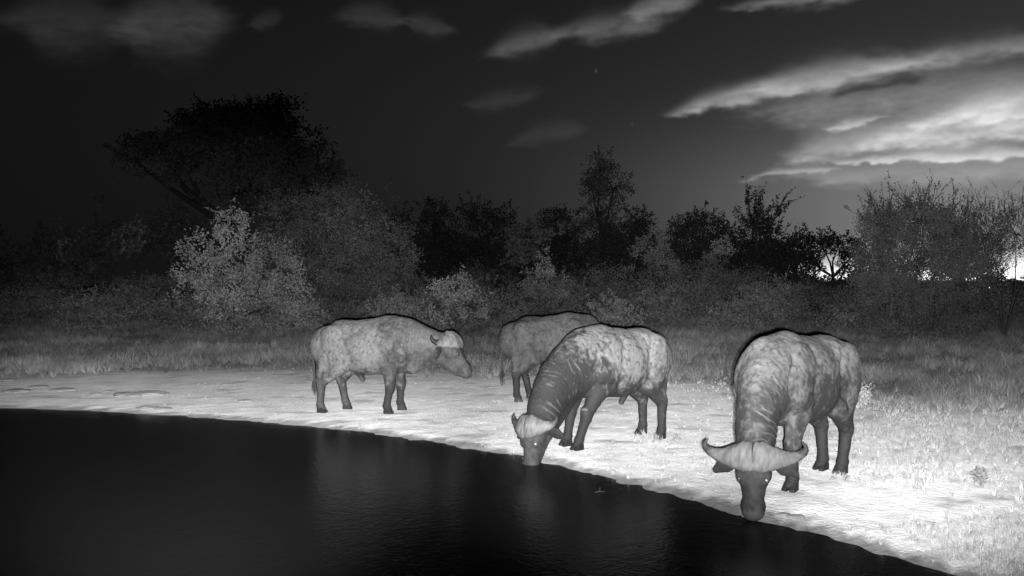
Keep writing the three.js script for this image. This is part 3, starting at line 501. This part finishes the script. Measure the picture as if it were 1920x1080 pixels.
// grey shrubs between the bank and the tree line
for (let k = 0; k < 13; k++) plant({ name: 'dark_bush', label: 'black bush filling the foot of the far tree line', category: 'bush', group: 'dark bushes under the far trees', d: 76 + (k % 3) * 5, foot: 770 + k * 57, stem: 0.08, leaf: 0.28, cover: 1.4, tone: 0.014, bark: 0.01, clumps: 30, spread: 0.2, ragged: 0.4, sprays: 2, sprayLength: 1,
  lobes: [[770 + k * 57 - 18, 474 + (k * 7) % 11 + (k > 12 ? 22 : 0), 34, 30 - (k > 12 ? 16 : 0)], [770 + k * 57 + 20, 480 - (k * 5) % 9 + (k > 12 ? 22 : 0), 36, 32 - (k > 12 ? 16 : 0)], [770 + k * 57, 512, 50, 26]] });
const belt = 'grey shrubs between the bank and the tree line';
const shrubs = [
  ['leafy_shrub', 'bright leafy shrub behind the head of the standing buffalo', 34, 850, 0.062, [[850, 545, 42, 36, 1.2], [825, 575, 30, 30], [885, 575, 40, 28]]],
  ['twiggy_shrub', 'pale upright twiggy shrub behind the plain grey buffalo', 40, 1020, 0.058, [[1022, 498, 18, 26, 1.2], [1005, 530, 26, 28], [1040, 535, 28, 24, 0.9]]],
  ['rounded_shrub', 'pale rounded shrub below the leaning dark crown', 50, 1225, 0.045, [[1222, 462, 34, 32, 1.1], [1245, 500, 36, 35, 0.9]]],
  ['rounded_shrub', 'small pale rounded shrub under the umbrella-crowned tree', 58, 1352, 0.085, [[1356, 462, 22, 14, 1.2], [1340, 480, 26, 14, 0.8]]],
];
for (const [name, label, d, foot, tone, lobes] of shrubs) plant({ name, label, category: 'shrub', group: belt, d, foot, stem: 0.05, leaf: 0.13, cover: 1.5, tone, clumps: 30, spread: 0.17, bark: 0.015, ragged: 0.5, sprays: 4, sprayLength: 0.4, lobes });
for (const [px, top, w] of [[1508, 508, 30], [1552, 519, 26], [1590, 514, 28], [1622, 508, 30], [1868, 512, 30], [1905, 524, 24]]) plant({ name: 'horizon_scrub', label: 'low black scrub on the horizon below the glowing sky', category: 'shrub', group: 'scrub below the glowing sky', d: 64, foot: px, stem: 0.06, leaf: 0.22, cover: 2, tone: 0.02, bark: 0.01, clumps: 24, spread: 0.2, ragged: 0.5, sprays: 3, sprayLength: 0.7, lobes: [[px - w * 0.4, top + 14, w * 0.6, 13], [px + w * 0.4, top + 17, w * 0.6, 13], [px, top + 34, w, 20]] });
{
  const R = rng(77);
  for (let k = 0; k < 40; k++) {                                  // the thicket: individual low shrubs, alike but for their place
    const px = -60 + 51 * k + (R() - 0.5) * 60, row = k % 4, d = [37, 42, 48, 56][row] + (R() - 0.5) * 3, top = [566, 540, 514, 490][row] + (R() - 0.5) * 24 + (px < 300 ? 25 : 0) + (px > 1480 ? [22, 22, 26, 40][row] : 0), w = (46 + R() * 34) * (0.85 + 0.1 * row) * 1.25;
    const foot = HORIZON + H * F / d, hh = (foot - top) / 2;
    plant({ name: 'thicket_shrub', label: ['low grey shrub at the front of the thicket, next to the grass', 'low grey shrub in the second rank of the thicket', 'dim grey shrub deep inside the thicket', 'dim shrub at the back of the thicket under the tree line'][row], category: 'shrub', group: ['front thicket shrubs', 'second rank thicket shrubs', 'inner thicket shrubs', 'rear thicket shrubs'][row], d, foot: px, stem: 0.035, leaf: 0.14, cover: 1.2, tone: [0.050, 0.054, 0.052, 0.046][row] * (0.7 + 0.6 * R()), bark: 0.02, clumps: 24, spread: 0.2, ragged: 0.45, sprays: 7, sprayLength: 0.5,
      lobes: [[px - w * 0.4, top + hh * 0.85, w * 0.6, hh * 0.8], [px + w * 0.45, top + hh * 0.9, w * 0.55, hh * 0.75], [px, top + hh * 0.6, w * 0.45, hh * 0.55], [px, top + hh * 1.45, w * 0.9, hh * 0.6]] });
  }
}
console.log('plants done', leafTotal);

// ------------------------------------------------------------------ grass
function tuftGeometry(seed, blades, h, lean, w) {
  const R = rng(seed), pos = [], idx = [];
  for (let b = 0; b < blades; b++) {
    const q = R() * 6.2832, r = 0.05 * Math.sqrt(R()) * h * 2.2, x = Math.cos(q) * r, z = Math.sin(q) * r, L = h * (0.45 + 0.65 * R()), a = q + (R() - 0.5) * 1.5, l = lean * (0.2 + R()) * L, f = R() * 6.2832, wx = Math.cos(f) * w, wz = Math.sin(f) * w;
    const k = pos.length / 3; pos.push(x - wx, 0, z - wz, x + wx, 0, z + wz, x + Math.cos(a) * l * 0.4 - wx * 0.7, L * 0.6, z + Math.sin(a) * l * 0.4 - wz * 0.7, x + Math.cos(a) * l * 0.4 + wx * 0.7, L * 0.6, z + Math.sin(a) * l * 0.4 + wz * 0.7, x + Math.cos(a) * l, L * 0.95, z + Math.sin(a) * l);
    idx.push(k, k + 1, k + 2, k + 1, k + 3, k + 2, k + 2, k + 3, k + 4);
  }
  const g = new THREE.BufferGeometry(); g.setAttribute('position', new THREE.Float32BufferAttribute(pos, 3)); g.setIndex(idx); g.computeVertexNormals(); return g;
}
const grassMat = new THREE.MeshPhysicalMaterial({ color: 0xffffff, roughness: 1, specularIntensity: 0.2, side: THREE.DoubleSide });
function grassField(name, label, geo, spots) {
  const im = new THREE.InstancedMesh(geo, grassMat, spots.length), M = new THREE.Matrix4(), Q = new THREE.Quaternion(), Y = V(0, 1, 0);
  spots.forEach(([x, z, s, r, t], i) => { M.compose(V(x, heightAt(x, z) - 0.01, z), Q.setFromAxisAngle(Y, r), V(s, s, s)); im.setMatrixAt(i, M); im.setColorAt(i, grey(t)); });
  shade(im); im.name = name; im.userData = { kind: 'stuff', label, category: 'grass' }; scene.add(im);
}
{
  const R = rng(31), tall = [], tall2 = [], low = [], weeds = [];
  for (let k = 0; k < 90000 && tall.length + tall2.length < 30000; k++) {
    const d = 14 + 44 * Math.pow(R(), 1.2), x = (R() * 2 - 1) * (d * 0.62 + 1), z = -d, b = bareAt(x, z); if (R() < b * 1.3) continue;
    const patch = fbm(x * 0.35, 9.1, z * 0.35, 3); if (R() > 0.7 + 0.9 * patch) continue;
    (R() < 0.5 ? tall : tall2).push([x, z, (0.5 + 0.8 * R() + 0.7 * patch) * (1 - 0.5 * b), R() * 6.28, 0.050 * (0.6 + 0.8 * R()) * (1 + 1.3 * patch) * (1 + 0.3 * b)]);
  }
  for (let k = 0; k < 50000 && low.length < 6500; k++) {
    const px = 300 + R() * 1750, py = 690 + 400 * R(), p = groundAt(px, py), s = p.z < -60 ? -1 : shoreDistance(p.x, p.z); if (s < 0.12) continue;
    const patch = fbm(p.x * 0.7, 4.4, p.z * 0.7, 3), right = sstep(1.5, 5.5, p.x); if (R() > 0.04 + (p.z > -10.5 ? 0.22 : 0.5) * right + 0.8 * patch) continue;
    low.push([p.x, p.z, (0.35 + 0.8 * R()) * (0.7 + 0.7 * right), R() * 6.28, (p.z > -10.5 ? 0.15 : 0.12) * (0.7 + 0.6 * R())]);
  }
  for (const [px, py, n] of [[1216, 816, 26], [1242, 820, 26], [950, 748, 8], [1555, 890, 8]]) { const c = groundAt(px, py + 4); for (let k = 0; k < n; k++) low.push([c.x + (R() - 0.5) * 0.5, c.z + (R() - 0.35) * 0.5, 0.9 + 0.8 * R(), R() * 6.28, 0.11 * (0.7 + 0.6 * R())]); }
  grassField('dry_grass', 'dull dry grass growing thick behind the bare bank', tuftGeometry(1, 16, 0.30, 0.7, 0.006), tall);
  grassField('dry_grass_001', 'finer dry grass mixed in behind the bare bank', tuftGeometry(2, 20, 0.24, 0.95, 0.005), tall2);
  grassField('grass_stubble', 'short pale grass stubble scattered over the sand', tuftGeometry(3, 10, 0.075, 0.9, 0.0028), low);
}
console.log('grass done');

// ------------------------------------------------------------------ small things on the bank
{
  const dungMat = new THREE.MeshStandardMaterial({ color: grey(0.10), roughness: 0.95 });
  const pats = [[13, 713, 0.16], [31, 734, 0.24], [72, 726, 0.18], [115, 732, 0.22], [180, 739, 0.11], [204, 734, 0.10], [241, 741, 0.27], [281, 739, 0.30], [276, 766, 0.18], [305, 767, 0.14], [1470, 966, 0.06], [1493, 970, 0.075], [460, 752, 0.12]];
  pats.forEach(([px, py, r], i) => {
    const c = groundAt(px, py), g = new THREE.IcosahedronGeometry(1, 4), p = g.attributes.position;
    for (let k = 0; k < p.count; k++) { const x = p.getX(k), y = p.getY(k), z = p.getZ(k), n = 1 + 0.28 * fbm(x * 1.7 + i * 5, y * 1.7, z * 1.7, 3) + 0.08 * N3(x * 7, y * 7, z * 7 + i); p.setXYZ(k, x * r * n * 1.15, Math.max(y * 0.20 * r * n, -0.01), z * r * n * 0.9); }
    g.computeVertexNormals();
    const o = shade(new THREE.Mesh(g, dungMat)); o.name = numbered('dung_pat'); o.position.set(c.x, heightAt(c.x, c.z) + 0.004, c.z); scene.add(o);
    tag(o, px > 1000 ? 'small dark dung lump at the waterline beside the wide-horned buffalo' : py > 760 ? 'flat dark dung pat close to the waterline' : r > 0.25 ? 'large dark dung pat, one of two lying side by side on the bare bank' : 'small dark dung pat lying on the bare bank', 'dung', px > 1000 ? 'dung lumps by the drinking buffalo' : py > 760 ? 'dung pats at the waterline' : r > 0.25 ? 'pair of large dung pats' : 'small dung pats on the bare bank');
  });
  // dry weeds that stand out pale from the grass
  const weed = (px, py, h, n, tone, label) => {
    const R = rng(px), c = groundAt(px, py), root = new THREE.Group(); root.name = numbered('dry_weed'); root.position.set(c.x, heightAt(c.x, c.z) - 0.01, c.z); scene.add(root);
    const s = new Tris(), f = new Tris();
    for (let k = 0; k < n; k++) { const q = R() * 6.28, l = h * (0.55 + 0.5 * R()), out = h * 0.34 * R(), e = V(Math.cos(q) * out, l, Math.sin(q) * out), m = e.clone().multiplyScalar(0.5).add(V((R() - 0.5) * 0.04, 0.05, 0)); s.tube([V(0, 0, 0), m, e], [0.006, 0.005, 0.003], 4, tone * 0.7);
      for (let j = 0; j < 26; j++) { const t = 0.45 + 0.55 * R(), p = V(0, 0, 0).lerp(e, t); f.leaf(p.x + (R() - 0.5) * 0.07, p.y + (R() - 0.5) * 0.05, p.z + (R() - 0.5) * 0.07, 0.035 + 0.03 * R(), 0.011, R, tone * (0.7 + 0.6 * R())); } }
    s.mesh('stems', barkMat, root); f.mesh('leaves', leafMat, root).userData.kind = 'stuff'; tag(root, label, 'weed');
  };
  weed(1622, 772, 0.44, 20, 0.12, 'bright dry weed standing close behind the rump of the wide-horned buffalo');
  weed(1842, 912, 0.20, 12, 0.07, 'low pale weed on the open sand beyond the wide-horned buffalo');
  // a twig afloat
  const tw = new Tris(), c = groundAt(1124, 924, WATER); tw.tube([V(-0.05, 0.0, 0.01), V(0, 0.012, 0), V(0.06, 0.002, -0.02)], [0.004, 0.006, 0.003], 6, 0.015); tw.tube([V(0, 0.01, 0), V(0.01, 0.06, 0.01)], [0.005, 0.003], 6, 0.012);
  const fl = tw.mesh('floating_twig', barkMat, scene); fl.position.copy(c); tag(fl, 'small forked twig floating on the dark water', 'twig');
}
// a small lantern far off beyond the thorn tree
{
  const p = atDepth(1855, 538, 58), g = new THREE.Group(); g.name = 'lantern'; scene.add(g); g.position.set(p.x, heightAt(p.x, p.z), p.z);
  const m = new THREE.MeshStandardMaterial({ color: grey(0.05), roughness: 0.8 }), add = (geo, mat, n, y) => { const e = shade(new THREE.Mesh(geo, mat)); e.name = n; e.position.y = y; g.add(e); };
  const y = p.y - g.position.y; add(new THREE.CylinderGeometry(0.03, 0.04, y - 0.08, 8), m, 'post', (y - 0.08) / 2); add(new THREE.CylinderGeometry(0.02, 0.09, 0.06, 12), m, 'cap', y + 0.1);
  add(new THREE.SphereGeometry(0.07, 12, 8), new THREE.MeshStandardMaterial({ color: grey(0.8), emissive: grey(1), emissiveIntensity: 3 }), 'bulb', y);
  const l = new THREE.PointLight(0xffffff, 0.3, 0, 2); l.position.copy(p); l.castShadow = true; l.shadow.radius = 3; scene.add(l);
  tag(g, 'tiny glowing lantern on a post far beyond the thorn tree', 'lantern');
}
// ------------------------------------------------------------------ the infrared illuminator that lights the water hole, on the camera's own post just below the lens
{
  const g = new THREE.Group(); g.name = 'infrared_illuminator'; scene.add(g); g.position.set(0, heightAt(0, 0.16), 0.16);
  const metal = new THREE.MeshStandardMaterial({ color: grey(0.3), roughness: 0.5, metalness: 0.6 });
  const lensMat = new THREE.MeshStandardMaterial({ color: grey(0.2), emissive: grey(1), emissiveIntensity: 2 });
  const part = (geo, m, name, parent = g) => { const e = shade(new THREE.Mesh(geo, m)); e.name = name; parent.add(e); return e; };
  const h = LAMP_Y - g.position.y;
  const post = part(new THREE.CylinderGeometry(0.025, 0.03, h, 16), metal, 'post'); post.position.y = h / 2;
  const plate = part(new THREE.CylinderGeometry(0.14, 0.15, 0.02, 20), metal, 'base_plate'); plate.position.y = 0.01;
  const bar = part(new THREE.BoxGeometry(0.14, 0.02, 0.02), metal, 'crossbar'); bar.position.set(0, h - 0.01, -0.03);
  LAMPS.forEach(([az, el, half, cd], i) => {
    const A = az * Math.PI / 180, E = el * Math.PI / 180, dir = V(Math.sin(A) * Math.cos(E), Math.sin(E), -Math.cos(A) * Math.cos(E));
    const head = part(new THREE.CylinderGeometry(0.02, 0.016, 0.06, 24), metal, 'lamp_housing'); head.position.set((i - 1) * 0.045, h, -0.10); head.quaternion.setFromUnitVectors(V(0, 1, 0), dir);
    const lens = part(new THREE.CylinderGeometry(0.017, 0.017, 0.006, 24), lensMat, 'lamp_lens', head); lens.position.y = 0.031;
    const s = new THREE.SpotLight(0xffffff, cd, 0, half * Math.PI / 180, 1, 2);
    s.position.set((i - 1) * 0.045, LAMP_Y, 0.06).addScaledVector(dir, 0.045); s.target.position.copy(s.position).addScaledVector(dir, 10);
    s.castShadow = true; s.shadow.radius = 0.85; s.shadow.mapSize.set(4096, 4096); s.shadow.camera.near = 0.1; s.shadow.camera.far = 200;
    scene.add(s, s.target);
  });
  tag(g, 'infrared illuminator with three lamp heads on a short post', 'lamp');
}
renderer.render(scene, camera);
